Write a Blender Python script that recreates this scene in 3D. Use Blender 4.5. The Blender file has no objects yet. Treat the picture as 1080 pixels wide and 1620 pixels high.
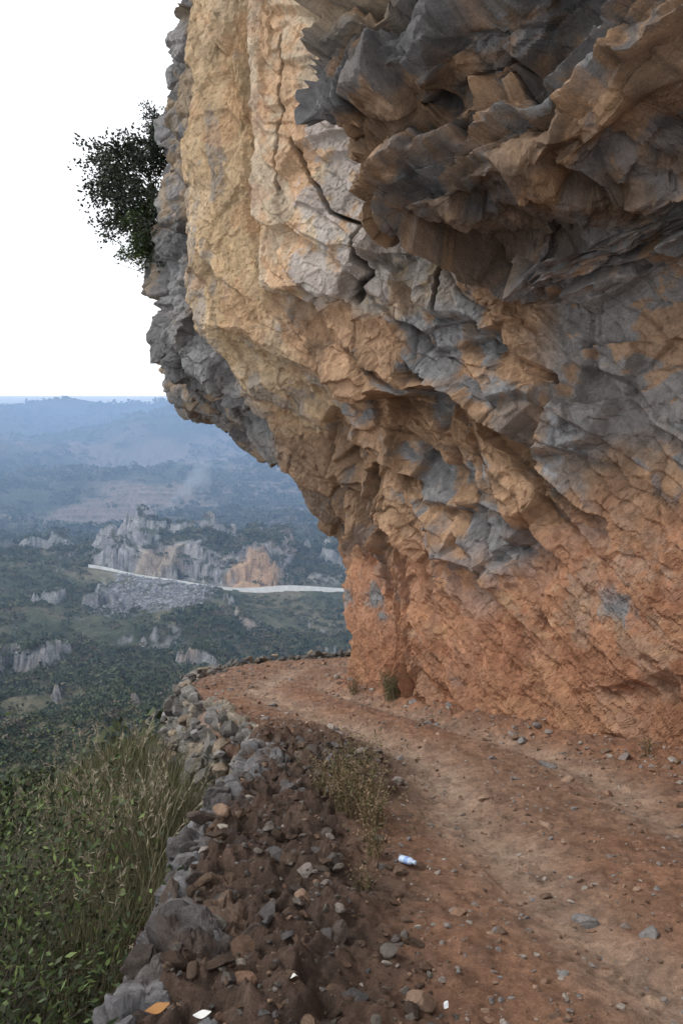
import bpy, bmesh, math, time
import numpy as np
from mathutils import Vector
T0=time.time()
F=np.float32
# ------------------------------------------------------------------ noise
def _h(ix,iy,iz,seed):
    h=(ix.astype(np.uint32)*np.uint32(374761393)+iy.astype(np.uint32)*np.uint32(668265263)+iz.astype(np.uint32)*np.uint32(2147483647)+np.uint32((seed*1274126177)&0xffffffff))
    h=(h^(h>>np.uint32(13)))*np.uint32(1274126177)
    h=(h^(h>>np.uint32(16)))*np.uint32(2246822519)
    return h^(h>>np.uint32(15))
def h01(ix,iy,iz,seed): return (_h(ix,iy,iz,seed)&np.uint32(0xffffff)).astype(F)/F(16777216)
def vnoise(P,seed=0):
    f=np.floor(P); r=(P-f).astype(F); i=f.astype(np.int64).astype(np.int32)
    u=r*r*r*(r*(r*6-15)+10); out=0
    for a in (0,1):
        for b in (0,1):
            for c in (0,1):
                w=(u[:,0] if a else 1-u[:,0])*(u[:,1] if b else 1-u[:,1])*(u[:,2] if c else 1-u[:,2])
                out=out+w*h01(i[:,0]+a,i[:,1]+b,i[:,2]+c,seed)
    return out*2-1
def fbm(P,o=4,seed=0,g=0.5):
    s=0;a=1;t=0
    for k in range(o):
        s=s+a*vnoise(P*(2.03**k)+k*17.3,seed+k);t+=a;a*=g
    return (s/t*1.6).astype(F)
def crand(cid,k):
    z=np.zeros_like(cid,dtype=np.int32)
    return h01(cid.astype(np.int64).astype(np.int32),z+k,z,77+k)
def facet(P,seed,h=1.0,slope=1.0,crack=0.0,cw=0.06,bw=.15,bias=(0,0,0)):
    """angular rock plates: one random plane per cell, bevelled where cells meet"""
    f=np.floor(P); i=f.astype(np.int32); P=P.astype(F); n=len(P)
    d1=np.full(n,9,F);d2=np.full(n,9,F);c1=np.zeros(n,np.uint32);c2=np.zeros(n,np.uint32);x1=np.zeros((n,3),F);x2=np.zeros((n,3),F)
    for a in (-1,0,1):
        for b in (-1,0,1):
            for c in (-1,0,1):
                x=i[:,0]+a;y=i[:,1]+b;z=i[:,2]+c
                hh=_h(x,y,z,seed)
                q=np.stack([x+(hh&np.uint32(1023)).astype(F)/1023-P[:,0],y+((hh>>np.uint32(10))&np.uint32(1023)).astype(F)/1023-P[:,1],z+((hh>>np.uint32(20))&np.uint32(1023)).astype(F)/1023-P[:,2]],1).astype(F)
                d=np.sqrt((q*q).sum(1))
                m=d<d1;m2=(~m)&(d<d2)
                d2[m]=d1[m];c2[m]=c1[m];x2[m]=x1[m]
                d1[m]=d[m];c1[m]=hh[m];x1[m]=q[m]
                d2[m2]=d[m2];c2[m2]=hh[m2];x2[m2]=q[m2]
    bv=np.array(bias,F)
    def pl(c,x):
        g=np.stack([crand(c,k)*2-1 for k in (1,2,3)],1);return h*(crand(c,4)*2-1)-slope*(x*g).sum(1)+x@bv
    w=np.clip((d2-d1)/bw,0,1);A=pl(c1,x1);B=pl(c2,x2);d=A*(.5+.5*w)+B*(.5-.5*w)
    if crack: d=d-crack*np.exp(-((d2-d1)/cw))
    return d.astype(F),c1,d2-d1
def sm(x,a,b):
    t=np.clip((x-a)/(b-a),0,1);return t*t*(3-2*t)
def box(x,a,b,w): return sm(x,a-w,a+w)*(1-sm(x,b-w,b+w))
# ------------------------------------------------------------------ mesh helpers
def mk(name,V,Fc,mat,col=None,smooth=False,parent=None):
    V=np.asarray(V,F);Fc=np.asarray(Fc,np.int32);k=Fc.shape[1]
    me=bpy.data.meshes.new(name)
    me.vertices.add(len(V));me.vertices.foreach_set('co',V.ravel())
    me.loops.add(Fc.size);me.loops.foreach_set('vertex_index',Fc.ravel())
    me.polygons.add(len(Fc));me.polygons.foreach_set('loop_start',np.arange(0,Fc.size,k,dtype=np.int32))
    me.polygons.foreach_set('use_smooth',np.full(len(Fc),smooth))
    me.update(calc_edges=True)
    if col is not None:
        a=me.color_attributes.new('Col','FLOAT_COLOR','POINT')
        c=np.ones((len(V),4),F);c[:,:3]=col;a.data.foreach_set('color',c.ravel())
    me.materials.append(mat)
    ob=bpy.data.objects.new(name,me);bpy.context.scene.collection.objects.link(ob)
    if parent: ob.parent=parent
    return ob
def gridfaces(nr,nc):
    i=np.arange(nr*nc,dtype=np.int32).reshape(nr,nc)
    return np.stack([i[:-1,:-1].ravel(),i[:-1,1:].ravel(),i[1:,1:].ravel(),i[1:,:-1].ravel()],1)
def gnormals(X):
    a=np.gradient(X,axis=1);b=np.gradient(X,axis=0);n=np.cross(a,b)
    return (n/(np.linalg.norm(n,axis=2,keepdims=True)+1e-9)).astype(F)
def gsm(A,sig,axis):
    r=int(max(1,3*sig));k=np.exp(-0.5*(np.arange(-r,r+1)/sig)**2);k/=k.sum()
    pad=[(0,0)]*A.ndim;pad[axis]=(r,r);B=np.pad(A,pad,mode='edge');out=0
    for j,w in enumerate(k):
        sl=[slice(None)]*A.ndim;sl[axis]=slice(j,j+A.shape[axis]);out=out+w*B[tuple(sl)]
    return out
def curve(pts,sig,step=0.05):
    p=np.array(pts,float);d=np.r_[0,np.cumsum(np.linalg.norm(np.diff(p,axis=0),axis=1))]
    s=np.arange(0,d[-1],step);q=np.stack([np.interp(s,d,p[:,k]) for k in range(p.shape[1])],1)
    r=int(3*sig/step);a=q[0]+(np.arange(-r,0)[:,None])*(q[1]-q[0]);b=q[-1]+(np.arange(1,r+1)[:,None])*(q[-1]-q[-2])
    Q=np.r_[a,q,b];k=np.exp(-0.5*(np.arange(-r,r+1)*step/sig)**2);k/=k.sum()
    return s,np.stack([np.convolve(Q[:,j],k,'valid') for j in range(q.shape[1])],1)
def sdist(XY,poly):
    best=np.full(len(XY),1e9,F);sg=np.ones(len(XY),F)
    for a,b in zip(poly[:-1],poly[1:]):
        ab=b-a;L2=(ab**2).sum();ap=XY-a
        t=np.clip((ap@ab)/L2,0,1);dx=ap-t[:,None]*ab;d=np.hypot(dx[:,0],dx[:,1])
        c=ab[0]*ap[:,1]-ab[1]*ap[:,0];m=d<best
        best=np.where(m,d,best);sg=np.where(m,np.where(c>=0,1,-1),sg)
    return best*sg
# ------------------------------------------------------------------ materials
def newmat(name): 
    m=bpy.data.materials.new(name);m.use_nodes=True;nt=m.node_tree
    b=nt.nodes['Principled BSDF'];b.inputs['Roughness'].default_value=0.92
    b.inputs['Specular IOR Level'].default_value=0.25
    return m,nt,b
def attr_mat(name,scales=((6,0.35),(40,0.3)),bump=((30,0.02),),rough=0.92,base=None):
    m,nt,b=newmat(name);N=nt.nodes;L=nt.links
    geo=N.new('ShaderNodeNewGeometry')
    if base is None:
        at=N.new('ShaderNodeAttribute');at.attribute_name='Col';c=at.outputs['Color']
    else:
        rgb=N.new('ShaderNodeRGB');rgb.outputs[0].default_value=(*base,1);c=rgb.outputs[0]
    for sc,am in scales:
        n=N.new('ShaderNodeTexNoise');n.inputs['Scale'].default_value=sc;n.inputs['Detail'].default_value=6;n.inputs['Roughness'].default_value=0.65
        L.new(geo.outputs['Position'],n.inputs['Vector'])
        r=N.new('ShaderNodeMapRange');r.inputs['From Min'].default_value=0.25;r.inputs['From Max'].default_value=0.75
        r.inputs['To Min'].default_value=1-am;r.inputs['To Max'].default_value=1+am
        L.new(n.outputs['Fac'],r.inputs['Value'])
        v=N.new('ShaderNodeVectorMath');v.operation='SCALE';L.new(c,v.inputs[0]);L.new(r.outputs[0],v.inputs['Scale']);c=v.outputs[0]
    L.new(c,b.inputs['Base Color']);b.inputs['Roughness'].default_value=rough
    prev=None
    for sc,st in bump:
        n=N.new('ShaderNodeTexNoise');n.inputs['Scale'].default_value=sc;n.inputs['Detail'].default_value=8;n.inputs['Roughness'].default_value=0.7
        L.new(geo.outputs['Position'],n.inputs['Vector'])
        bp=N.new('ShaderNodeBump');bp.inputs['Strength'].default_value=1;bp.inputs['Distance'].default_value=st
        L.new(n.outputs['Fac'],bp.inputs['Height'])
        if prev: L.new(prev,bp.inputs['Normal'])
        prev=bp.outputs[0]
    if prev: L.new(prev,b.inputs['Normal'])
    return m
M_cliff=attr_mat('cliff_rock',((2.5,0.2),(11,0.25),(60,0.28)),((9,0.03),(45,0.018)))
M_road=attr_mat('dirt',((3,0.2),(25,0.3),(120,0.35)),((40,0.03),(150,0.012)))
M_stone=attr_mat('stone',((9,0.3),(50,0.3)),((25,0.03),(90,0.01)))
M_terr=attr_mat('terrain',((0.05,0.25),(0.35,0.4),(1.5,0.4)),((0.4,1.2),(2,0.4)))
M_leaf=attr_mat('leaf',((5,0.3),),(),rough=0.7)
M_bark=attr_mat('bark',((30,0.3),),((60,0.01),),base=(0.09,0.075,0.06))
M_far=attr_mat('bush_leaf',((0.3,0.4),),(),rough=0.85)
# ------------------------------------------------------------------ world & camera
H=1.7
sc=bpy.context.scene
cam=bpy.data.cameras.new('camera');co=bpy.data.objects.new('camera',cam);sc.collection.objects.link(co);sc.camera=co
cam.sensor_fit='VERTICAL';cam.sensor_height=36;cam.sensor_width=24;cam.lens=28;cam.clip_end=9000;cam.clip_start=0.05
co.location=(0,0,H);co.rotation_euler=(math.radians(90)+math.atan(120/1260),0,0)
w=bpy.data.worlds.new('World');sc.world=w;w.use_nodes=True;nt=w.node_tree
bg=nt.nodes['Background'];sky=nt.nodes.new('ShaderNodeTexSky');sky.sky_type='NISHITA';sky.sun_disc=False
SE,SR=math.radians(48),math.radians(-105)
sky.sun_elevation=SE;sky.sun_rotation=SR;sky.dust_density=1;sky.air_density=1
mx=nt.nodes.new('ShaderNodeMix');mx.data_type='RGBA';mx.inputs[0].default_value=0.93
nt.links.new(sky.outputs[0],mx.inputs[6]);mx.inputs[7].default_value=(11.7,12.0,12.4,1)
nt.links.new(mx.outputs[2],bg.inputs[0]);bg.inputs[1].default_value=0.12
sl=bpy.data.lights.new('sun','SUN');sl.energy=1.5;sl.angle=math.radians(12);sl.color=(1,0.96,0.9)
so=bpy.data.objects.new('sun',sl);sc.collection.objects.link(so)
sd=Vector((math.sin(SR)*math.cos(SE),math.cos(SR)*math.cos(SE),math.sin(SE)))
so.rotation_euler=sd.to_track_quat('Z','Y').to_euler()
sc.view_settings.view_transform='Standard';sc.view_settings.look='None';sc.view_settings.exposure=0
# ------------------------------------------------------------------ layout curves
base=[(9.5,-4),(6.4,2.2),(3.4,7.9),(2.0,10.3),(1.0,12.0),(.2,13.8),(.3,16),(2.2,18.6),(6.5,22.5),(12,25),(22,28)]
cs=np.r_[0,np.cumsum(np.linalg.norm(np.diff(np.array(base,float),axis=0),axis=1))]
S_,B_=curve(base,0.45)
edge=[(-1.2,-6),(-.85,0),(-.8,3),(-.95,3.9),(-.93,4.9),(-1.04,6.7),(-.8,8.0),(-1.5,10.2),(-2.2,11.9),(-2.8,13.6),(-2.85,16.0),(-2.2,18.1),(-.9,19.4),(.5,20.4),(3.5,23),(9.5,27.5),(20,32),(60,45),(400,150)]
edgeA=np.array(edge,float)
E_s,E_p=curve(edge[:-2],0.3)
# ------------------------------------------------------------------ CLIFF
zt=np.array([-1,0,1.5,2.7,4,5,5.5,6,7,8.5,10.5,13.5,18,26])
tab=np.array([
[0,0,.05,.12,.2,.3,.35,.45,.6,.8,1.0,1.2,1.3,1.3],
[0,0,.05,.12,.2,.3,.35,.45,.6,.8,1.0,1.2,1.3,1.3],
[0,0,0,.05,.12,.25,.35,.5,.6,.7,.8,.9,1.0,1.0],
[0,0,.05,.2,.45,.85,1.2,1.45,1.6,1.65,1.7,1.8,1.9,2.0],
[0,0,.0,.25,.8,1.4,1.8,2.05,2.15,2.2,2.3,2.4,2.5,2.5],
[0,0,0,.2,1.0,2.3,2.8,2.9,3.0,3.1,3.1,3.0,3,3],
[0,0,0,.15,.95,2.9,3.8,4.1,4.2,4.2,4.0,3.5,3.2,3],
[0,0,0,.15,1.,2.4,3.2,3.6,3.9,3.9,3.8,3.5,3.2,3],
[0,0,.1,.3,.8,1.6,2.2,2.6,2.8,2.8,2.8,2.8,2.8,2.8],
[0,0,.1,.3,.8,1.4,1.8,2.2,2.6,2.8,2.8,2.8,2.8,2.8],
[0,0,.1,.3,.8,1.4,1.8,2.2,2.6,2.8,2.8,2.8,2.8,2.8]])
fs=np.arange(0,cs[-1],0.1);fz=np.arange(-1,26,0.05)
t1=np.stack([np.interp(fz,zt,r) for r in tab]);t2=np.stack([np.interp(fs,cs,t1[:,k]) for k in range(len(fz))],0)
t2=gsm(gsm(t2,3,0),3,1)
def dens(a,b,n,wf):
    x=np.linspace(a,b,4000);c=np.cumsum(wf(x));c=(c-c[0])/(c[-1]-c[0]);return np.interp(np.linspace(0,1,n),c,x)
NC,NR=1100,1120
ss=dens(0.5,S_[-1]-.2,NC,lambda x:0.08+0.92*box(x,10.4,23,1.0))
zz=dens(-.7,25.5,NR,lambda z:0.10+.6*box(z,-.3,13.5,.6)+.5*box(z,4.3,7.5,.4)+2.0*box(z,5.15,5.7,.1)+.6*box(z,6.4,6.9,.1))
Z,S=np.meshgrid(zz,ss,indexing='ij')
fi=np.clip(S/0.1,0,len(fs)-1.001);zi=np.clip((Z+1)/0.05,0,len(fz)-1.001)
i0=fi.astype(int);j0=zi.astype(int);a=fi-i0;b=zi-j0
O=(t2[j0,i0]*(1-a)*(1-b)+t2[j0,i0+1]*a*(1-b)+t2[j0+1,i0]*(1-a)*b+t2[j0+1,i0+1]*a*b)
bx=np.interp(ss,S_,B_[:,0]);by=np.interp(ss,S_,B_[:,1])
tx=np.gradient(bx,ss);ty=np.gradient(by,ss);tl=np.hypot(tx,ty);nx=-ty/tl;ny=tx/tl
flat=np.stack([S.ravel(),O.ravel(),Z.ravel()],1).astype(F)
wn=fbm(flat*0.5,3,11).reshape(S.shape);wn2=fbm(flat*0.5+50,3,12).reshape(S.shape);wf=fbm(flat*2.2,3,13).reshape(S.shape)
rs=S+0.45*wn+.12*wf;rz=Z+0.45*wn2+.12*wf
pn,pc_,_=facet(np.stack([S.ravel()*1.2,Z.ravel()*.35,O.ravel()*0],1),33,1,.7,bw=.05);pn=pn.reshape(S.shape)
# --- stepped roof (strata broken off in blocks)
rm_=1-sm(S+.07*pn,15.05,15.25)
z1=Z+.09*pn-.03*(S-13)
O=O+rm_*(1.35*sm(z1,5.28,5.52)+.18*sm(z1,4.93,4.98))
z2=Z+.16*pn+.10*(S-13.5)
O=O+rm_*(.52*sm(z2,6.60,6.72)-.22*sm(z2,5.9,6.6))
z3=Z+.14*pn+.08*(S-13.5)
O=O+rm_*(.30*sm(z3,7.5,7.58)-.15*sm(z3,7.0,7.5)+.2*sm(z3,8.4,8.5)-.2*sm(z3,9,10))
ph=(Z+.09*pn+.10*(S-14)+.02*wf)/0.42;saw=ph-np.floor(ph);saw=np.where(saw>.92,(1-saw)/.08*.92,saw)
O=O+rm_*box(Z,5.6,9,.1)*.26*(saw-.5)*-1
# grey wall recess and block
O=O-.30*box(S+.05*pn,12.2,15.0,.2)*box(Z+.12*pn,3.9,5.1,.06)
O=O+.24*box(S+.4*(Z-4),13.9,14.7,.05)*box(Z-.1*pn,3.2,4.3,.05)
# slab with sharp lower lip
lip=5.55+.35*(S-17.2)*(S>17.2)+.55*np.maximum(0,17.2-S)
slab=box(S+.04*pn,15.75,18.25,.06)*sm(Z+.03*pn,lip-.04,lip+.05)
O=O+0.36*slab*(1-.4*sm(Z,8,12))
pcn=18.95+.08*np.sin(Z);pil=np.clip(1-((S-pcn)/0.85)**2,0,1)**.6*sm(Z+.08*pn,4.5,4.8)
O=O+0.36*pil
O=O-0.25*np.exp(-((S-18.22)/.07)**2)*sm(Z,5.4,5.8)-0.3*np.exp(-((S-19.85)/.12)**2)*sm(Z,4.8,5.4)
# diagonal plates
dg=((Z-4)*.76-(S-16)*.65+.18*pn)/.8
sw=dg-np.floor(dg);sw=np.where(sw>.9,(1-sw)/.1*.9,sw)
rib=box(S,14.3,19.5,.5)*box(Z,2.3,5.6,.3)
O=O+rib*-.32*(sw-.45)
# jagged arete
O=O+0.30*sm(S,19.8,20.4)*sm(Z,4.3,5.2)*fbm(np.stack([Z.ravel()*1.4,S.ravel()*.5,0*Z.ravel()],1),4,31,.7).reshape(Z.shape)
O=O-0.2*box(S,18.6,24,.5)*box(Z,2.0,3.0,.3)
X=np.stack([bx[None]+nx[None]*O,by[None]+ny[None]*O,Z],2).astype(F)
lowz=1-sm(rz,1.3,2.6)
smooth=np.clip(.70*slab+.62*np.clip(pil*1.5,0,1)+.42*box(S,8,15,.4)*box(Z,2.6,5.2,.3)+.72*lowz,0,.9)
amp=1-smooth
N0=gnormals(X)
if N0[300,500,0]>0: N0=-N0;FLIP=True
else: FLIP=False
for ax in (0,1): N0=gsm(N0,9,ax)
N0/=np.linalg.norm(N0,axis=2,keepdims=True)
P=X.reshape(-1,3);fl=np.stack([S.ravel(),Z.ravel(),O.ravel()],1).astype(F)
wp=np.stack([fbm(P*.8,3,s_) for s_ in (1,2,3)],1)*0.07
th_=np.radians(49+36*sm(S.ravel(),17.8,18.6)-45*(1-sm(S.ravel(),14.8,15.3))*sm(Z.ravel(),5.0,5.3))
al=(fl[:,0]-17)*np.cos(th_)+(fl[:,1]-6)*np.sin(th_);ac=-(fl[:,0]-17)*np.sin(th_)+(fl[:,1]-6)*np.cos(th_)
Q=np.stack([al,ac,fl[:,2]],1).astype(F)+wp
dA,cA,eA=facet(Q*np.array([.50,.95,.45],F),5,.6,1.2,.25,.03,.05,(.3,.9,0))
dB,cB,eB=facet(Q*np.array([1.1,2.1,1.0],F)+wp,9,.5,1.3,.30,.03,.06,(.3,1.0,0))
dC,cC,eC=facet(Q*np.array([3.6,6.4,3.2],F)+wp*2,15,.45,1.2,.12,.06,.10,(.2,.8,0))
dD,cD,eD=facet(P*15+wp*4,21,.4,1.1,0,.1,.2)
fn=fbm(P*7,4,41,.6);fn2=fbm(Q*np.array([1.3,5,3],F),6,43,.62)
am=amp.ravel();lz=lowz.ravel()
D=.27*dA*(am*.9+.1)+.16*dB*am+.050*dC*(am*.75+.25)+.016*dD+.014*fn+.095*fn2*lz
X=X+N0*D.reshape(S.shape)[...,None].astype(F)
def crack(pts,wd,dp):
    global X
    p=np.array(pts,float);Pz=np.stack([S.ravel(),Z.ravel()],1).astype(F)+.05*np.stack([wf.ravel(),wn.ravel()],1)
    d=np.abs(sdist(Pz,p)).reshape(S.shape)
    k=np.exp(-(d/wd)**4);X=X-N0*(k*dp)[...,None].astype(F);return k
ck=crack([(17.45,7.8),(17.3,7.3),(17.05,6.9),(16.85,6.5),(16.45,6.2)],.020,.22)
ck=np.maximum(ck,crack([(16.45,6.2),(16.6,6.0),(16.72,5.75),(17.1,5.5)],.022,.2))
ck=np.maximum(ck,crack([(16.45,6.2),(16.1,6.0),(15.85,5.65),(15.95,5.2)],.02,.2))
ck=np.maximum(ck,crack([(17.7,9.5),(17.6,8.2),(17.75,7.2)],.018,.15))
def c3(*c): return np.array(c,F)
orange=c3(.43,.26,.145);ored=c3(.40,.205,.118);grey=c3(.265,.26,.26);dgrey=c3(.12,.115,.115);ochre=c3(.45,.32,.19);pale=c3(.53,.42,.30);brown=c3(.20,.135,.09);pink=c3(.49,.34,.24)
def mixc(C,c,m): m=m.reshape(-1,1);return C*(1-m)+c*m
n1=fbm(P*.55,4,61,.55);n2=fbm(P*1.4+9,4,62,.6);n3=fbm(Q*np.array([.6,1.6,1.2],F),4,63,.6);n4=fbm(P*4.5,4,64,.65);nv=fbm(fl*np.array([3.5,.6,2],F),4,65,.6)
rb=crand(cB,7);ra=crand(cA,8);rc=crand(cC,9)
sS=rs.ravel();sZ=rz.ravel();SS=S.ravel()
C=np.tile(grey,(len(P),1))
m=sm(n3+.7*(rb-.5)+.4*(rc-.5)+.35*n1+.25*n4,-.32,.1)
C=mixc(C,orange,m*.87)
C=mixc(C,brown,sm(n2+.6*(ra-.5)+.4*(rc-.5),.25,.5)*.65)
gz=box(sS,5,15.0,.3)*box(sZ,2.9,5.4,.25);C=mixc(C,grey*.86,gz*sm(n3+.5*(rb-.5)+.2*n4,-.6,.0)*.88)
C=mixc(C,orange*.9,gz*sm(n2+.5*n3+.4*(rc-.5)+.2*n4,.25,.45)*.75)
lo=1-sm(sZ,1.5,2.9);C=mixc(C,ored,lo*sm(n2*.8+.4*(rc-.4)+.45,-.3,.2)*.9);C=mixc(C,c3(.29,.235,.19),lo*sm(n3+.5*n4+.3*(rb-.5),.25,.55)*.5);C=mixc(C,orange*1.05,lo*sm(n4+n1,.2,.8)*.55);C=mixc(C,c3(.27,.115,.065),lo*sm(n2-.5*n1,.3,.7)*.55)
C=mixc(C,ored*.85,(1-sm(sZ,.3,1.1))*.5)
ro=(1-sm(SS,15.1,15.5))*box(sZ,5.2,7.3,.12);C=mixc(C,dgrey,ro*sm(n2+.5*(rb-.5),-.7,.0)*.92);C=mixc(C,brown*.75,ro*sm(n1+.5*n4+.6*(rb-.5),.05,.35)*.8);C=mixc(C,orange*.65,ro*sm(n3+.5*n4,.25,.5)*.7)  # roof underside: brown-grey rock with orange stains, overhang shade darkened into the colour
tp=(1-sm(SS,15.1,15.5))*sm(sZ,7.0,7.5);C=mixc(C,pale*.72,tp*.8*sm(n2+rb-.5,-.5,.1))
sl_=box(SS+.04*pn.ravel(),15.7,18.22,.05)*sm(sZ,5.3,5.6)
C=mixc(C,pale,sl_*.93);C=mixc(C,pink,sl_*sm(n2+.3*(rb-.5)+.2*n4,-.1,.35)*.75);C=mixc(C,orange*1.1,sl_*sm(n3+.4*(rb-.5)+.3*n4,.0,.35)*.65);C=mixc(C,grey*1.25,sl_*sm(n1+.5*n4+.3*(rc-.5),.35,.65)*.7)
pl_=box(SS+.08*wf.ravel(),18.22,19.85,.1)*sm(sZ,4.3,4.7)
C=mixc(C,ochre,pl_*.95);C=mixc(C,pale*.95,pl_*sm(n1+.4*n4,.0,.5)*.5);C=mixc(C,dgrey*1.7,pl_*sm(nv+.4*n4+.3*(rc-.5),.15,.55)*.6);C=mixc(C,orange,pl_*sm(n2+.4*n4,.15,.5)*.55)
ar=sm(SS+.1*wf.ravel(),19.8,20.0)*sm(sZ,3.9,4.6);C=mixc(C,grey*.85,ar*.92);C=mixc(C,dgrey*.85,ar*sm(n2+.6*(rb-.5)+.3*n4,-.1,.25)*.8);C=mixc(C,ochre*.75,ar*sm(n3+.4*(rc-.5)+.2*n4,.3,.6)*.6)
uc=box(sS,18.2,30,.4)*box(sZ,1.9,4.3,.3);C=mixc(C,brown*.85,uc*.6)
C=C*(1+.2*(rb-.5)*(1-.7*lz)+.22*(rc-.5)+.14*(crand(cD,3)-.5)+.12*n4)[:,None]
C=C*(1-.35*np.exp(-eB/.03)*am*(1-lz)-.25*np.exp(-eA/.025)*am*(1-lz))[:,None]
C=mixc(C,c3(.03,.025,.02),ck.ravel()*.9)
C=np.clip(C,.02,.7)
gf=gridfaces(NR,NC)
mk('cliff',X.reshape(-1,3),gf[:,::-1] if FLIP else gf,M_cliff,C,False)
print('cliff',time.time()-T0)
# ------------------------------------------------------------------ ROAD
xs=dens(-3.6,16,780,lambda x:.25+.75*box(x,-3.2,4.5,.5));ys=dens(-3,30,900,lambda y:1/np.maximum(2.2,y+.3))
Yg,Xg=np.meshgrid(ys,xs,indexing='ij');XY=np.stack([Xg.ravel(),Yg.ravel()],1).astype(F)
dE=-sdist(XY,E_p[::6]);dC=sdist(XY,B_[::6])
P=np.stack([XY[:,0],XY[:,1],0*XY[:,0]],1).astype(F)
nA=fbm(P*.7,4,70);nB=fbm(P*3.5,4,71,.6);nC=fbm(P*14,3,72,.6)
vd,vc,ve=facet(P*9+.3*nB[:,None],73,.5,.6)
bank=(1-sm(dE+.25*nA,.85,1.45))*(1-sm(XY[:,1],8.5,11))
foot=1-sm(dC+.2*nA,.05,.75)
tc=np.interp(XY[:,1],[0,4,8,11,14,17,22],[2.5,2.3,1.6,1.4,1.3,1.5,1.6])
tg=np.interp(XY[:,1],[0,8,12,16,22],[1.7,1.5,1.25,1.25,1.25])
trk=np.exp(-((dE-tc+.15*nA)/.33)**2)+np.exp(-((dE-tc-tg+.15*nA)/.30)**2)
z=.04*nA+.026*nB*(1-.5*np.clip(trk,0,1))+.010*nC-.085*np.clip(trk,0,1)+.012*vd
z+=bank*(.08+.06*nB+.045*vd+.025*nC)+foot*(.10+.03*vd)
z-=.25*(1-sm(dE,-.1,.2))
dirt=c3(.30,.175,.115);dpale=c3(.48,.35,.26);ddark=c3(.085,.06,.047);dor=c3(.36,.175,.10)
C=np.tile(dirt,(len(P),1));C=mixc(C,dor,sm(nA+.5*nB,-.2,.4)*.5)
C=mixc(C,dpale,np.clip(trk,0,1)*(.72+.35*nB).clip(0,1))
C=mixc(C,dor*.95,foot*.8)
C=mixc(C,c3(.21,.13,.095),sm(nB+.5*nA,.2,.7)*.5)
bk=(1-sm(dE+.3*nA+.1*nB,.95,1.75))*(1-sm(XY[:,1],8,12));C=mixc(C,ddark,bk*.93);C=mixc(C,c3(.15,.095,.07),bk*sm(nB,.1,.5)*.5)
C=mixc(C,c3(.27,.23,.2),(1-sm(dE,.0,.5))*sm(XY[:,1],9,12)*.6)
C=C*(1+.35*(crand(vc,5)-.5)+.18*nC)[:,None];C=np.clip(C,.02,.7)
V=P.copy();V[:,2]=z
Fc=gridfaces(len(ys),len(xs));keep=((dE>-.12)&(dC>-1.2))[Fc].all(1);Fc=Fc[keep]
used=np.unique(Fc);rm=np.zeros(len(V),np.int32);rm[used]=np.arange(len(used))
mk('dirt_road',V[used],rm[Fc],M_road,C[used],True)
V_z=z.reshape(len(ys),len(xs));dEg=dE.reshape(V_z.shape);dCg=dC.reshape(V_z.shape)
def lookup(A,x,y):
    i=np.clip(np.searchsorted(ys,y),0,len(ys)-1);j=np.clip(np.searchsorted(xs,x),0,len(xs)-1);return A[i,j]
print('road',time.time()-T0)
# ------------------------------------------------------------------ rocky verge + retaining wall face
es=dens(3.0,34,1000,lambda s:1/np.maximum(2.5,s-6+.3));ep=np.stack([np.interp(es,E_s,E_p[:,k]) for k in (0,1)],1);tt=np.gradient(ep,axis=0);tt/=np.linalg.norm(tt,axis=1)[:,None];en=np.stack([-tt[:,1],tt[:,0]],1)
vv=np.linspace(0,1,260)
yy_=ep[:,1];near=(1-sm(yy_,8.2,9.2))
po=np.interp(vv,[0,.10,.2,.26,.45,1],[-.62,-.35,-.1,.03,.12,.5]);pz=np.interp(vv,[0,.10,.2,.26,.45,1],[-.10,.07,.09,.02,-.5,-2.6])
pof=np.interp(vv,[0,.10,.2,.26,.45,1],[-.30,-.2,-.12,.0,.10,.5])
off=po[:,None]*near[None]+pof[:,None]*(1-near[None])+.10*fbm(np.stack([es*1.1,0*es,0*es],1),3,109)[None];zz_=pz[:,None]+0*near[None]
Xw=np.stack([ep[None,:,0]+en[None,:,0]*off,ep[None,:,1]+en[None,:,1]*off,zz_],2).astype(F)
P=Xw.reshape(-1,3);wq=np.stack([fbm(P*2,2,s_) for s_ in (101,102,103)],1)*.08
Nw=gnormals(Xw)
if Nw[50,300,2]<0: Nw=-Nw;FW=True
else: FW=False
for ax in (0,1): Nw=gsm(Nw,4,ax)
w1,k1,e1=facet((P+wq)*np.array([2.6,2.6,4.2],F),104,.6,.9,.6,.06,.08)
w2,k2,e2=facet((P+wq)*8,105,.5,1.2,.2,.08,.12);w3,k3,e3=facet(P*24,106,.5,1.1,0,.1,.2)
fade=np.clip(vv/.12,0,1)[:,None].repeat(len(es),1).ravel()
Dw=(.10*w1+.038*w2+.012*w3+.02*fbm(P*5,3,107))*(.35+.65*fade)
Xw=Xw+(Nw*Dw.reshape(260,-1)[...,None]).astype(F)
nr=np.tile(near,(260,1)).ravel();q=crand(k1,5)
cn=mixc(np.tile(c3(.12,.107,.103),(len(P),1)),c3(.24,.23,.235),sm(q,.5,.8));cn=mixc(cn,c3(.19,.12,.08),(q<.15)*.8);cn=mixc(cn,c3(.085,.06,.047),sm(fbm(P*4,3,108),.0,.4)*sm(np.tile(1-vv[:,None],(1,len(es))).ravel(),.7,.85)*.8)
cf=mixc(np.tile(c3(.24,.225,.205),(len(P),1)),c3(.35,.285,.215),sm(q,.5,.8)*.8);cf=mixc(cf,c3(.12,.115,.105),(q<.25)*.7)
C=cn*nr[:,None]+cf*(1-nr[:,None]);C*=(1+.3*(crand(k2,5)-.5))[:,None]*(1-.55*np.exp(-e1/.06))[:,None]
gf=gridfaces(260,len(es));mk('rock_retaining_wall',Xw.reshape(-1,3),gf[:,::-1] if FW else gf,M_stone,np.clip(C,.02,.6),False)
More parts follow.
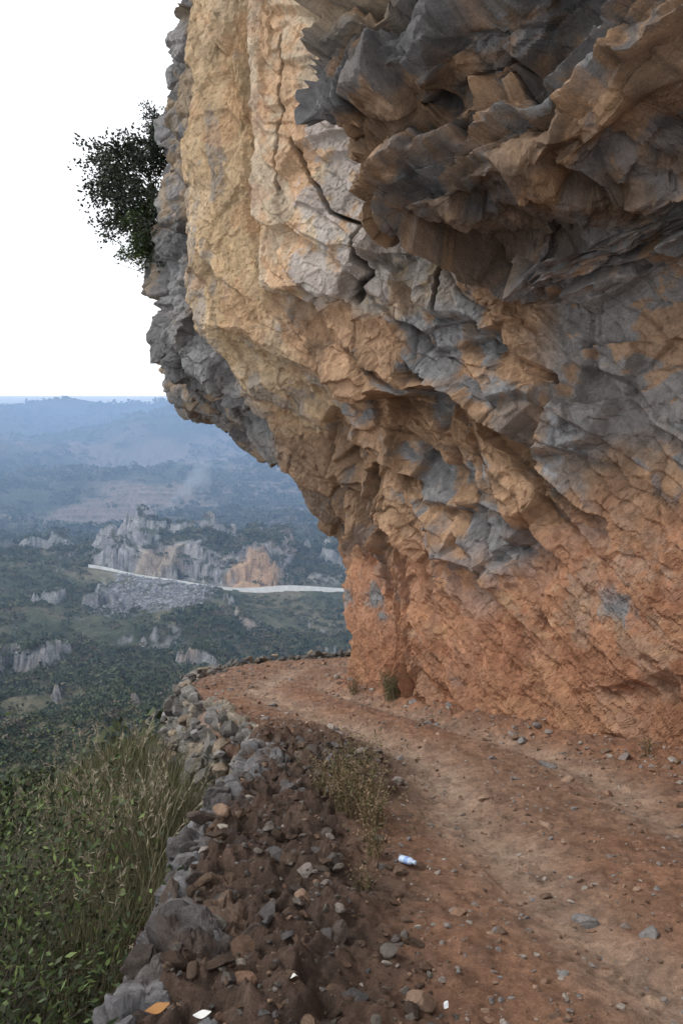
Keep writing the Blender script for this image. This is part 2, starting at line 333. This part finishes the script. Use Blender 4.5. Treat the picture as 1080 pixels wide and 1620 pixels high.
# ------------------------------------------------------------------ stones
def ico(sub):
    bm=bmesh.new();bmesh.ops.create_icosphere(bm,subdivisions=sub,radius=1)
    v=np.array([q.co[:] for q in bm.verts],F);f=np.array([[q.index for q in p.verts] for p in bm.faces],np.int32);bm.free();return v,f
def rocktmpl(sub,n,seed,noise=.04):
    r=np.random.default_rng(seed);v0,f=ico(sub);out=[]
    for k in range(n):
        v=v0.copy()
        for j in range(11):
            a=r.normal(size=3);a/=np.linalg.norm(a);d=r.uniform(.45,.82);q=v@a;v=v-np.outer(np.maximum(q-d,0),a).astype(F)
        if sub>2: v=v*(1+noise*fbm(v*3+k*9,3,k))[:,None]
        out.append(v)
    return out,f
def rots(n,r,tilt=math.pi):
    a=r.uniform(0,2*math.pi,n);b=r.uniform(-tilt,tilt,n);c=r.uniform(-tilt,tilt,n)
    ca,sa,cb,sb,cc,sc_=np.cos(a),np.sin(a),np.cos(b),np.sin(b),np.cos(c),np.sin(c);z=0*a;o=z+1
    Rz=np.stack([ca,-sa,z,sa,ca,z,z,z,o],1).reshape(-1,3,3);Rx=np.stack([o,z,z,z,cb,-sb,z,sb,cb],1).reshape(-1,3,3);Ry=np.stack([cc,z,sc_,z,o,z,-sc_,z,cc],1).reshape(-1,3,3)
    return (Rz@Rx@Ry).astype(F)
def scatter(name,tm,f,pos,scl,cols,mat,r,tilt=math.pi,smooth=False,parent=None,R=None):
    n=len(pos);R=rots(n,r,tilt) if R is None else R
    idx=r.integers(0,len(tm),n);T=np.stack(tm)[idx]
    V=np.einsum('nij,nvj->nvi',R,T*scl[:,None,:])+pos[:,None,:]
    nv=T.shape[1];FF=(f[None]+(np.arange(n,dtype=np.int32)*nv)[:,None,None]).reshape(-1,f.shape[1])
    return mk(name,V.reshape(-1,3),FF,mat,np.repeat(cols,nv,0),smooth,parent)
r=np.random.default_rng(3)
def gravel(name,n,smin,smax,pw,prob,sub,seed):
    r=np.random.default_rng(seed)
    y=1.8*np.exp(r.uniform(0,math.log(20/1.8),n));x=r.uniform(-3.2,6,n)
    e=lookup(dEg,x,y);c=lookup(dCg,x,y);k=(e>.03)&(c>-.05)&(r.random(n)<prob(e,c,x,y));x,y,e=x[k],y[k],e[k];n=len(x)
    s=smin+(smax-smin)*r.random(n)**pw
    S3=np.stack([s*r.uniform(.8,1.4,n),s*r.uniform(.7,1.1,n),s*r.uniform(.45,.8,n)],1)
    pal=np.array([(.33,.20,.135),(.27,.18,.125),(.39,.26,.185),(.31,.26,.23),(.28,.26,.25),(.18,.12,.085),(.42,.36,.31)],F)
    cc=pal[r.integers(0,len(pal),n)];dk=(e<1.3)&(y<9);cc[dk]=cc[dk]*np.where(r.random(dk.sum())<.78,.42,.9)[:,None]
    tm,f=rocktmpl(sub,10,seed)
    scatter(name,tm,f,np.stack([x,y,lookup(V_z,x,y)+s*.08],1).astype(F),S3.astype(F),cc,M_stone,r,.5)
gravel('gravel',40000,.004,.026,3,lambda e,c,x,y:np.where((e<1.5)|(c<.8),.9,.55),2,5)
gravel('loose_stones',5600,.018,.08,2.6,lambda e,c,x,y:np.where(e<1.3,.9,np.where(c<.7,.6,.12)),3,6)
tm,f=rocktmpl(4,14,8,.06)
pos=[];scl=[];cols=[];Rr=[]
et=np.gradient(E_p,axis=0);et/=np.linalg.norm(et,axis=1)[:,None]
smax=E_s[np.argmin(np.hypot(E_p[:,0]-6,E_p[:,1]-25))]
s0=E_s[np.argmin(np.hypot(E_p[:,0]+.85,E_p[:,1]-8.3))]
for row_ in range(9):
    s=s0+r.uniform(0,.3)
    while s<smax:
        i=int(s/.05);p=E_p[i];t=et[i];nL=np.array([-t[1],t[0]])
        L=.07+.2*r.random()**1.8
        s+=L*r.uniform(1.1,2.2)
        if r.random()<.3: continue
        o_=.05+row_*.055+r.uniform(-.09,.05);zc=-.03-row_*.19+r.uniform(-.07,.07)
        if row_==0: zc=r.uniform(-.02,.10)+.04*(p[1]>14);o_=r.uniform(-.14,.08)
        pos.append((p[0]+nL[0]*o_,p[1]+nL[1]*o_,zc));scl.append((L*.8,L*r.uniform(.5,.9),L*r.uniform(.35,.65)))
        a=math.atan2(t[1],t[0])+r.uniform(-.7,.7);b=r.uniform(-.6,.6)
        ca,sa=math.cos(a),math.sin(a);cb,sb=math.cos(b),math.sin(b)
        Rr.append(np.array([[ca,-sa,0],[sa,ca,0],[0,0,1]])@np.array([[1,0,0],[0,cb,-sb],[0,sb,cb]]))
        base_c=np.array([(.22,.21,.20),(.18,.165,.15),(.30,.235,.175),(.13,.12,.11)])[r.integers(0,4)]
        cols.append(base_c*r.uniform(.7,1.25))
scatter('dry_stone_wall',tm,f,np.array(pos,F),np.array(scl,F),np.array(cols,F),M_stone,r,R=np.array(Rr,F))
n=110;y=r.uniform(2.6,8.8,n);nE=int(16/.05);ex=np.interp(y,E_p[:nE,1],E_p[:nE,0]);k=r.random(n)**1.2;x=ex+.0+k*.95
s=(.03+.09*r.random(n)**1.8)*(1.25-.5*k)
cc=np.array([(.14,.125,.12),(.20,.195,.20),(.095,.075,.065),(.12,.09,.075)],F)[r.integers(0,4,n)]
scatter('verge_boulders',tm,f,np.stack([x,y,.05+s*.1],1).astype(F),np.stack([s*1.5,s,s*.7],1).astype(F),cc,M_stone,r,.7)
print('stones',time.time()-T0)
# ------------------------------------------------------------------ TERRAIN
rx=np.array([-400,-160,-99,-85,-68,-50,-37,-22,4,60,400.]);rzv=np.array([16,13,10.3,6.4,4.3,1.2,.6,2.2,.4,2,6.])
rX=np.arange(-400,400,1.);rZ=np.convolve(np.pad(np.interp(rX,rx,rzv),12,'edge'),np.hanning(27)[1:-1]/np.hanning(27)[1:-1].sum(),'valid')
def road_z(x): return np.interp(x,rX,rZ)
py_=[0,60,100,130,150,170,190,225,262,275,296,325,335,343,352,420,550,700,1000,1500,1900,2300,3200]
pz_=[-62,-60,-56,-47,-39,-36,-32,-25,-21,-14,-10,-.4,0,3,6,18,40,70,155,300,420,330,300]
def outc(P): return fbm(P/30,4,88,.6)
def terrain_h(XY):
    x,y=XY[:,0],XY[:,1];P=np.stack([x,y,0*x],1).astype(F)
    g=np.clip(np.abs(y-330)/45,0,1)
    yy=y+g*22*fbm(P/100,4,80)
    h=np.interp(yy,py_,pz_)
    h+=road_z(x)*np.exp(-((y-330)/45)**2)
    g2=g*(1-.7*box(y,190,328,15)*sm(x,-48,-28))
    n=fbm(P/42,5,81,.55);rd=1-np.abs(fbm(P/60,4,87,.55));h+=(n*3.5+(rd-.6)*8)*g2
    ob=outc(P);h+=(5.5*sm(ob,.10,.19)+4.5*sm(ob,.42,.47))*g2*(y<420)*(y>110)
    h-=3.2*box(y,240,320,14)*sm(x,-48,-28)
    h+=fbm(P/260,5,82)*np.interp(y,[350,700,1500,3000],[0,14,40,40])
    h+=(1-np.abs(fbm(P/340+7,4,89))*1.5)*np.interp(y,[400,800,1500,3000],[0,12,40,30])-np.interp(y,[400,800,1500,3000],[0,6,20,15])
    h+=fbm(P/6,3,83)*.6*np.clip(g,.1,1)
    cm=box(x+9*fbm(P/14,3,84),-103,-26,6);rag=fbm(np.stack([x/16,0*x,0*x],1),4,97,.6)
    cut=sm(y+7*fbm(P/8,4,85,.6),337,341)*.55+sm(y+9*fbm(P/9+5,4,86,.6),345,350)*.45
    h+=cm*cut*(1-sm(y,360,430))*(12.5+4*rag)*(1-.45*np.exp(-((x+52)/7)**2))
    tm_=box(yy,430,1150,60)*.7;st=6.0;q=h/st;fr=q-np.floor(q);h=h*(1-tm_)+tm_*(np.floor(q)+sm(fr,.55,.95))*st
    return h.astype(F),yy,n
def full_h(XY):
    h,yy,n=terrain_h(XY)
    d=sdist(XY,edgeA)
    P=np.stack([XY[:,0],XY[:,1],0*XY[:,0]],1).astype(F)
    up_=.35*sm(XY[:,1],8,9.5)*(1-sm(XY[:,1],13,16))
    h1=np.where(d>0,-1.2+up_-.5*np.minimum(d,3)-.95*np.maximum(d-3,0),-1.2)
    h1=h1+fbm(P/3.,4,90)*np.clip(np.abs(d)*.18,.06,4)
    return np.maximum(h,h1),yy,n,d,h
th=dens(-80,60,620,lambda t:.12+.88*box(t,-28,4,3))*math.pi/180
rr=np.exp(dens(math.log(.8),math.log(3200),950,lambda q:.25+.5*box(q,math.log(60),math.log(2100),.3)+.5*box(q,math.log(130),math.log(400),.1)))
Rg,Tg=np.meshgrid(rr,th,indexing='ij');XY=np.stack([(Rg*np.sin(Tg)).ravel(),(Rg*np.cos(Tg)).ravel()],1).astype(F)
h,yy,n,d,hf=full_h(XY)
Xt=np.stack([XY[:,0],XY[:,1],h],1).reshape(len(rr),len(th),3)
nrm=gnormals(Xt);slope=1-np.abs(nrm[...,2]).ravel()
P=Xt.reshape(-1,3);x,y=XY[:,0],XY[:,1]
fdx,fcx,fex=facet(P/4.0,191,.6,.7,.3,.08,.15);msk=((y>100)&(y<440))*sm(slope,.15,.4)
P=P.copy();P[:,1]-=1.8*fdx*msk;P[:,2]+=.5*fdx*msk
q1=fbm(P/25,5,91,.6);q2=fbm(P/5,4,92,.6);q3=fbm(P/90,4,93)
green=c3(.075,.08,.045);dg=c3(.048,.058,.035);tan=c3(.18,.15,.10);rock=c3(.33,.32,.315);brn=c3(.20,.145,.12)
C=np.tile(green,(len(P),1));C=mixc(C,tan,sm(q1+.3*q2,-.15,.35)*.6);C=mixc(C,dg,sm(-q1+.4*q2,.05,.4)*.8)
rk=sm(slope+.10*q2,.28,.46)*(y>60)*(y<430)
C=mixc(C,rock,rk*.9);C=mixc(C,c3(.40,.29,.20),rk*sm(q1,.1,.5)*.6);C=mixc(C,c3(.14,.14,.145),rk*sm(q2+crand(fcx,3)-.5,.1,.5)*.6)
up=sm(y,400,480);C=mixc(C,brn,up*sm(q3+.5*q1,-.4,.2)*.75);C=mixc(C,dg,up*sm(-q3+.6*q1,.0,.4)*.8)
fq=hf/6.0;fr=fq-np.floor(fq);C=mixc(C,c3(.26,.20,.165),box(yy,430,1150,60)*box(fr,.05,.45,.08)*.5*sm(q3+.3*q1,-.2,.3));C=mixc(C,dg,box(yy,430,1150,60)*box(fr,.6,.9,.06)*.65)
C=mixc(C,dg,sm(y,1150,1400)*.8)
clm=box(x,-106,-24,6)*box(y,335,358,3);C=mixc(C,c3(.29,.28,.28)*(.7+.6*crand(fcx,4))[:,None],clm*sm(q2+.4,-.4,.2)*.85);C=mixc(C,dg,clm*sm(q2+.5*q1,.3,.6)*.9)
C=mixc(C,c3(.46,.29,.17),box(x+3*q2,-47,-26,2)*box(y,334,349,3)*.9*sm(q2+.7,-.2,.3))
C=mixc(C,c3(.46,.35,.25),box(x+3*q2,-86,-70,3)*box(y,334,349,3)*.65)
scr=box(x+7*q2,-90,-52,6)*box(y+5*q2,283,326,5);C=mixc(C,c3(.24,.24,.25)*(.6+.8*crand(fcx,6))[:,None],scr*sm(q2+.1,-.4,.4)*.85)
C=mixc(C,c3(.30,.29,.29),box(x+2*q2,-14,2,3)*box(y,338,362,4)*.6)
C=mixc(C,c3(.09,.08,.05),(y<40)*.6*np.ones(len(P)))
mk('valley_terrain',P,gridfaces(len(rr),len(th)),M_terr,np.clip(C,.015,.6),True)
xr=np.linspace(-103,60,300);zr_=road_z(xr);yr=330.+1.5*np.sin(xr/17)
M_con=attr_mat('pale_concrete',((.5,.2),),(),base=(.72,.71,.68))
row=[(-5.2,-2),(-5.2,.85),(-4.6,.85),(-4.6,.25),(4.0,.3)]
V=np.concatenate([np.stack([xr,yr+a[0],zr_+a[1]],1) for a in row]);mk('mountain_road',V,gridfaces(len(row),len(xr)),M_con,None)
def bush_t(n,seed,ls=.22):
    r=np.random.default_rng(seed);d=r.normal(size=(n,3));d/=np.linalg.norm(d,axis=1)[:,None];d[:,2]=np.abs(d[:,2])*1.0-.15
    c=d*(r.uniform(.55,1.05,n)**.6)[:,None]*np.array([1,1,.8]);c*=(1+.25*fbm(d.astype(F)*2+seed,2,seed))[:,None]
    u=r.normal(size=(n,3));u/=np.linalg.norm(u,axis=1)[:,None];v=np.cross(u,d+r.normal(size=(n,3))*.4);v/=np.linalg.norm(v,axis=1)[:,None]
    l=ls*r.uniform(.6,1.3,n)[:,None]
    return np.stack([c-u*l,c+v*l*.7,c+u*l,c-v*l*.7],1).reshape(-1,3).astype(F)
def bushes(name,XYp,size,nl,ls,cmul=1):
    n=len(XYp);h,_,_,_,_=full_h(XYp.astype(F));tm=[bush_t(nl,k,ls) for k in range(8)]
    f=np.arange(nl*4,dtype=np.int32).reshape(-1,4)
    pal=np.array([(.055,.072,.038),(.07,.082,.043),(.045,.058,.035),(.10,.10,.055),(.13,.11,.075)],F)
    cc=pal[r.choice(5,n,p=[.3,.25,.2,.14,.11])]*cmul
    scatter(name,tm,f,np.stack([XYp[:,0],XYp[:,1],h+size*.25],1).astype(F),np.stack([size,size,size*r.uniform(.7,1.3,n)],1).astype(F),cc,M_far,r,.15)
def samp(n,r0,r1,a0=-27,a1=4):
    a=np.radians(r.uniform(a0,a1,n));q=np.exp(r.uniform(math.log(r0),math.log(r1),n));return np.stack([q*np.sin(a),q*np.cos(a)],1)
def filt(p,scl,thr,seed):
    P=np.stack([p[:,0],p[:,1],0*p[:,0]],1).astype(F);k=fbm(P/scl,4,seed)+r.normal(size=len(p))*.2>thr
    k&=~((p[:,1]>319)&(p[:,1]<337)&(p[:,0]>-104));k&=~((p[:,0]>-106)&(p[:,0]<-24)&(p[:,1]>334)&(p[:,1]<352)&(r.random(len(p))<.75))
    ob=outc(P);k&=~((p[:,1]<420)&(((ob>.07)&(ob<.20))|((ob>.40)&(ob<.48)))&(r.random(len(p))<.85))
    k&=~((p[:,0]>-88)&(p[:,0]<-52)&(p[:,1]>288)&(p[:,1]<328)&(r.random(len(p))<.85));return p[k]
p=filt(samp(32000,90,470),30,-.55,95);sz=r.uniform(.5,1.9,len(p))**1.4*(.5+p[:,1]/500);sz*=np.where((p[:,1]>285)&(p[:,1]<330),.6,1);bushes('hillside_shrubs',p,sz,38,.22)
p=filt(samp(15000,420,2100),90,-.05,96);bushes('distant_trees',p,r.uniform(2,5,len(p))*(.5+p[:,1]/1300),20,.32)
p=samp(1100,14,95,-60,2);dd=sdist(p.astype(F),edgeA);p=p[dd>3.5];bushes('slope_shrubs',p,r.uniform(.5,1.5,len(p)),260,.09,1.1)
n=2600;x=r.uniform(-90,-50,n);y=r.uniform(284,326,n);hq,_,_,_,_=full_h(np.stack([x,y],1).astype(F));s=.2+.8*r.random(n)**4
tm2,f2=rocktmpl(2,8,77);scatter('scree',tm2,f2,np.stack([x,y,hq+.1*s],1).astype(F),np.stack([s*1.2,s,s*.8],1).astype(F),np.array([(.24,.24,.25)],F)*r.uniform(.6,1.2,(n,1)).astype(F),M_stone,r)
print('terrain',time.time()-T0)
# ------------------------------------------------------------------ near plants
class Acc:
    def __init__(s): s.V=[];s.F=[];s.C=[];s.n=0
    def add(s,V,Fc,C):
        s.V.append(V);s.F.append(Fc+s.n);s.C.append(C);s.n+=len(V)
    def make(s,name,mat,parent=None): return mk(name,np.concatenate(s.V),np.concatenate(s.F),mat,np.concatenate(s.C),False,parent)
def blades(acc,b,h,lean,wd,col,ns=5):
    n=len(b);t=np.linspace(0,1,ns+1)[None,:,None]
    up=np.array([0,0,1.])[None,None]
    c=b[:,None]+up*h[:,None,None]*(t-.25*t**3*(np.linalg.norm(lean,axis=1)/(h+1e-6))[:,None,None])+lean[:,None]*t**2
    a=r.uniform(0,math.pi,n);side=np.stack([np.cos(a),np.sin(a),0*a],1)[:,None]*(wd[:,None,None]*(1-t**1.5*.92))
    V=np.stack([c-side,c+side],2).reshape(-1,3)
    k=np.arange(ns);q=np.stack([2*k,2*k+1,2*k+3,2*k+2],1);Fc=(q[None]+(np.arange(n)*2*(ns+1))[:,None,None]).reshape(-1,4)
    acc.add(V,Fc,np.repeat(col,2*(ns+1),0));return c
def leaves(acc,c,d,l,wd,col):
    n=len(c);d=d/np.linalg.norm(d,axis=1)[:,None];u=np.cross(d,r.normal(size=(n,3)));u/=np.linalg.norm(u,axis=1)[:,None]
    V=np.stack([c,c+d*l[:,None]*.45+u*wd[:,None],c+d*l[:,None],c+d*l[:,None]*.45-u*wd[:,None]],1).reshape(-1,3)
    acc.add(V,np.arange(4*n).reshape(-1,4),np.repeat(col,4,0))
def tube(acc,p0,p1,r0,r1,col,k=5):
    p0=np.array(p0);p1=np.array(p1);d=p1-p0;d=d/(np.linalg.norm(d)+1e-9);u=np.cross(d,(0.3,.2,.9));u/=np.linalg.norm(u);v=np.cross(d,u)
    a=np.arange(k)*2*math.pi/k;ring=np.outer(np.cos(a),u)+np.outer(np.sin(a),v)
    V=np.r_[p0+ring*r0,p1+ring*r1];i=np.arange(k);j=(i+1)%k;acc.add(V,np.stack([i,j,j+k,i+k],1),np.tile(col,(2*k,1)))
def branch(acc,tips,p,d,L,rad,depth,grav=0,spread=.6,seg=3,col=(.09,.075,.06)):
    d=np.array(d,float);d/=np.linalg.norm(d);p=np.array(p,float)
    for i in range(seg):
        d=d+r.normal(size=3)*.16+np.array([0,0,grav]);d/=np.linalg.norm(d);q=p+d*L/seg;r1=rad*(1-.22)
        tube(acc,p,q,rad,r1,col);p=q;rad=r1
        if depth>0 and i>0:
            for k in range(2):
                nd=d+r.normal(size=3)*spread;branch(acc,tips,p,nd/np.linalg.norm(nd),L*r.uniform(.5,.75),rad*.62,depth-1,grav,spread,seg,col)
        if depth<=1: tips.append((p.copy(),d.copy()))
    tips.append((p,d))
def grasspatch(name,centres,rad,nb,h,cols,wd,lean=.5,plume=0):
    acc=Acc()
    for cx_,cy_ in centres:
        n=nb;a=r.uniform(0,2*math.pi,n);q=rad*np.sqrt(r.random(n));xy=np.stack([cx_+q*np.cos(a),cy_+q*np.sin(a)],1)
        g,_,_,dd,_=full_h(xy.astype(F));b=np.c_[xy,g];hc=h*r.uniform(.75,1.1)
        hh=hc*r.uniform(.4,1.1,n)*(1-.35*(q/rad));out=np.stack([np.cos(a),np.sin(a)],1)*(q/rad)[:,None]*.6+r.normal(size=(n,2))*.4
        le=np.c_[out*lean*hh[:,None],0*a];cc=cols[r.integers(0,len(cols),n)]*r.uniform(.65,1.2,n)[:,None]
        blades(acc,b,hh,le,wd*r.uniform(.5,1.3,n),cc)
        if plume:
            m=plume;a=r.uniform(0,2*math.pi,m);q=rad*.7*np.sqrt(r.random(m));xy=np.stack([cx_+q*np.cos(a),cy_+q*np.sin(a)],1);g,_,_,_,_=full_h(xy.astype(F))
            hh=h*r.uniform(1.0,1.35,m);le=np.c_[r.normal(size=(m,2))*.25*hh[:,None],0*a]
            c=blades(acc,np.c_[xy,g],hh,le,np.full(m,.0035),np.tile([.27,.23,.15],(m,1)),8)
            tip=c[:,-3:]
            for j in range(2):
                for kk in range(18):
                    tt=r.random(m)[:,None];pp=tip[:,j]*(1-tt)+tip[:,j+1]*tt
                    dd_=(tip[:,-1]-tip[:,0]);dd_/=np.linalg.norm(dd_,axis=1)[:,None];dd_=dd_+r.normal(size=(m,3))*.45
                    leaves(acc,pp,dd_,r.uniform(.04,.09,m),np.full(m,.004),np.tile([.31,.265,.19],(m,1))*r.uniform(.8,1.2,m)[:,None])
    return acc.make(name,M_leaf)
dry=np.array([(.17,.145,.08),(.13,.115,.06),(.10,.10,.05),(.21,.175,.105)],F);grn=np.array([(.07,.09,.038),(.09,.105,.045),(.12,.12,.06)],F)
grasspatch('silver_grass',[(-1.9,6.6),(-1.75,7.6),(-2.3,7.4),(-2.7,8.6),(-2.2,9.2),(-3.3,9.3),(-1.75,5.7),(-2.0,8.3)],.55,1000,1.4,np.r_[dry,grn[1:]],.0045,.7,10)
grasspatch('tall_grass',[(-2.2,5.4),(-2.8,6.2),(-3.4,7.4),(-1.75,4.7),(-2.6,5.0),(-3.6,8.4),(-4.4,9.6),(-1.5,3.9),(-2.1,4.2)],.6,1000,.8,np.r_[grn,grn,dry],.0045,.7)
grasspatch('slope_grass',[(-2.0-k*.42,9.3+k*.95) for k in range(6)]+[(-2.6-k*.42,9.8+k*.95) for k in range(6)]+[(-4-k,8+k*1.5) for k in range(6)],.7,650,.85,np.r_[grn,dry],.006,.6,2)
def shrub(name,base,n,L,rad,depth,lc,leaf,nl,dirs=None,spread=.6,grav=.02,col=(.10,.08,.06),ratio=.2):
    A=Acc();tips=[]
    for k in range(n):
        d=dirs[k] if dirs is not None else np.array([r.normal()*.4,r.normal()*.4,1]);branch(A,tips,np.array(base)+r.normal(size=3)*.04,d,L*r.uniform(.7,1.1),rad,depth,grav,spread,3,col)
    P_=np.array([t[0] for t in tips]);D_=np.array([t[1] for t in tips]);P_=np.repeat(P_,nl,0);D_=np.repeat(D_,nl,0);m=len(P_)
    cc=lc[r.integers(0,len(lc),m)]*r.uniform(.7,1.3,m)[:,None]
    e=bpy.data.objects.new(name,None);sc.collection.objects.link(e)
    A.make('branches',M_bark,e)
    B=Acc();leaves(B,P_+r.normal(size=(m,3))*leaf*.8,D_+r.normal(size=(m,3))*.8,leaf*r.uniform(.7,1.3,m),leaf*ratio*r.uniform(.8,1.3,m),cc);B.make('leaves',M_leaf,e);return e
lg=np.array([(.08,.115,.038),(.12,.16,.05),(.045,.065,.028),(.04,.052,.026),(.05,.06,.03)],F)
for b,n_,L_,nl_ in [((-1.9,3.6,-1.7),10,1.3,2),((-2.15,4.0,-1.8),11,1.45,2),((-1.75,3.2,-1.6),9,1.1,2),((-2.7,5.0,-1.9),12,1.35,4),((-3.0,5.6,-2.0),12,1.4,4),((-3.6,6.6,-2.2),12,1.35,5),((-2.4,4.4,-1.9),10,1.25,3),((-1.75,4.2,-1.5),8,.85,3)]:
    shrub('leafy_shrub',b,n_,L_,.013,2,lg,.048,nl_,None,.5)
def weed(name,x,y,n,h,cols):
    A=Acc();z0=float(lookup(V_z,np.array([x]),np.array([y]))[0])
    a=r.uniform(0,6.28,n);q=.14*h/.6*np.sqrt(r.random(n));b=np.stack([x+q*np.cos(a),y+q*np.sin(a),np.full(n,z0-.02)],1);hh=h*r.uniform(.5,1.05,n)
    cc=cols[r.integers(0,len(cols),n)];le=np.c_[r.normal(size=(n,2))*.33*hh[:,None],0*a]
    c=blades(A,b,hh,le,np.full(n,.0028),cc,6)
    for j in (2,3,4,5,6):
        for k in range(3): leaves(A,c[:,j],r.normal(size=(n,3))+[0,0,.5],r.uniform(.02,.06,n)*h/.6,np.full(n,.0045),cc*r.uniform(.7,1.2,(n,1)))
    A.make(name,M_leaf)
wc=np.array([(.20,.14,.08),(.14,.115,.055),(.10,.09,.04),(.25,.18,.11)],F)
weed('dry_weed',.10,6.05,100,.64,wc);weed('dry_weed',.22,5.75,40,.42,wc);weed('dry_weed',-.1,6.4,35,.5,wc);weed('dry_weed',.2,5.1,26,.25,wc*1.1);weed('dry_weed',.12,4.7,20,.2,wc)
weed('green_weed',.75,12.1,110,.5,np.array([(.11,.11,.05),(.18,.15,.09)],F));weed('green_weed',.2,13.0,50,.3,wc)
weed('dry_weed',3.0,8.0,14,.25,wc)
dk=np.array([(.03,.04,.025),(.045,.055,.035),(.022,.03,.022)],F)
shrub('cliff_tree',(-3.3,16.0,9.25),9,1.05,.04,3,dk,.08,3,[(-1,-.3,.35),(-.9,0,.9),(-.5,-.3,1.3),(-.9,-.2,.0),(-.35,0,1.5),(-.7,-.4,.6),(-.8,-.2,-.3),(-.6,-.4,.2),(-.9,-.2,-.1)],.5,.03,(.03,.028,.025),.3)
shrub('cliff_bush',(-3.5,15.6,8.7),9,.5,.018,2,np.array([(.07,.10,.03),(.04,.06,.025)],F),.08,6,[(-1,-.6,.2*k-.6) for k in range(9)],.6)
shrub('cliff_bush',(-3.2,15.8,11.0),6,.5,.018,2,dk,.07,5,[(-1,-.6,.2*k-.6) for k in range(6)],.6)
shrub('bare_twig',(-3.8,15.8,8.05),2,.8,.008,2,dk,.01,1,[(-1,-.2,.1),(-1,-.1,-.15)],.35,0,(.12,.10,.09))
print('plants',time.time()-T0)
# ------------------------------------------------------------------ litter
def lathe(prof,k=20):
    a=np.arange(k)*2*math.pi/k;V=np.concatenate([np.stack([np.full(k,x),rr_*np.cos(a),rr_*np.sin(a)],1) for x,rr_ in prof]);Fc=[]
    i=np.arange(k);j=(i+1)%k
    for q in range(len(prof)-1): Fc.append(np.stack([i+q*k,j+q*k,j+(q+1)*k,i+(q+1)*k],1))
    return V,np.concatenate(Fc)
zb=float(lookup(V_z,np.array([.40]),np.array([5.02]))[0])
bo=bpy.data.objects.new('plastic_bottle',None);sc.collection.objects.link(bo)
m1,_,b1=newmat('bottle_plastic');b1.inputs['Base Color'].default_value=(.50,.60,.76,1);b1.inputs['Roughness'].default_value=.3
m2,_,b2=newmat('bottle_label');b2.inputs['Base Color'].default_value=(.25,.37,.64,1);b2.inputs['Roughness'].default_value=.4
V,Fc=lathe([(0,.001),(0,.022),(.006,.026),(.03,.027),(.034,.025),(.038,.027),(.075,.027),(.088,.02),(.097,.011),(.105,.010),(.106,.001)]);V[:,2]*=.8
mk('body',V,Fc,m1,None,True,bo);V,Fc=lathe([(.042,.0276),(.07,.0276)]);V[:,2]*=.8;mk('label',V,Fc,m2,None,True,bo)
V,Fc=lathe([(.104,.001),(.104,.0125),(.117,.0125),(.117,.001)]);mk('cap',V,Fc,m1,None,True,bo)
bo.location=(.36,5.05,zb+.03);bo.rotation_euler=(0,0,math.radians(-42))
def scrap(name,x,y,s,col,rot):
    u,v=np.meshgrid(np.linspace(-1,1,9),np.linspace(-.45,.45,6));Q=np.stack([u.ravel(),v.ravel()*(1-.4*u.ravel()**2),.18*np.sin(u.ravel()*2.5+v.ravel()*3)+.1*u.ravel()**2],1)*s
    m,_,b=newmat(name);b.inputs['Base Color'].default_value=(*col,1);o=mk(name,Q,gridfaces(6,9),m,None,True);z_=float(lookup(V_z,np.array([x]),np.array([y]))[0]);o.location=(x,y,z_+.05);o.rotation_euler=(.15,-.1,rot)
scrap('paper_scrap',-.53,3.2,.035,(.7,.7,.68),.1);scrap('paper_scrap',-.2,3.32,.03,(.68,.66,.62),-.7);scrap('paper_scrap',.41,3.3,.022,(.72,.74,.75),1.4)
scrap('fallen_leaf',-.70,3.2,.045,(.36,.18,.07),.4);scrap('paper_scrap',-.1,6.7,.03,(.7,.7,.68),.3)
# ------------------------------------------------------------------ haze and smoke (real scattering volumes)
def volmat(name,dn,col):
    m=bpy.data.materials.new(name);m.use_nodes=True;nt=m.node_tree;nt.nodes.clear();o=nt.nodes.new('ShaderNodeOutputMaterial');v=nt.nodes.new('ShaderNodeVolumeScatter');ab=nt.nodes.new('ShaderNodeVolumeAbsorption');ad=nt.nodes.new('ShaderNodeAddShader')
    v.inputs['Color'].default_value=(*col,1);v.inputs['Density'].default_value=dn;ab.inputs['Color'].default_value=(*col,1);ab.inputs['Density'].default_value=dn
    nt.links.new(v.outputs[0],ad.inputs[0]);nt.links.new(ab.outputs[0],ad.inputs[1]);nt.links.new(ad.outputs[0],o.inputs['Volume']);return m
# valley haze layer, top shaped along the ridge sight line so sky stays white
prof=[(140,33),(1960,483)]
V=[]
for yv,zv in prof: V+=[(-2200,yv,-120),(1500,yv,-120),(1500,yv,zv),(-2200,yv,zv)]
Fh=[(0,1,2,3),(7,6,5,4),(0,4,5,1),(1,5,6,2),(2,6,7,3),(3,7,4,0)]
mk('valley_haze',V,Fh,volmat('haze',.00095,(.45,.66,1.0)))
mS=volmat('smoke',.024,(.80,.90,1.0))
iv,if_=ico(4);e=bpy.data.objects.new('smoke_plume',None);sc.collection.objects.link(e)
for k in range(16):
    t=k/15;c=np.array([-108+t*24+r.normal()*1.3,480+r.normal()*1.5,43+t*30+3*math.sin(t*5)]);rad=1.2+5.0*t
    mk('puff_%d'%k,iv*(1+.6*fbm(iv*1.3+k*5,4,k))[:,None]*rad*np.array([1.0,1,1.1])+c,if_,mS,None,True,e)
print('done',time.time()-T0)
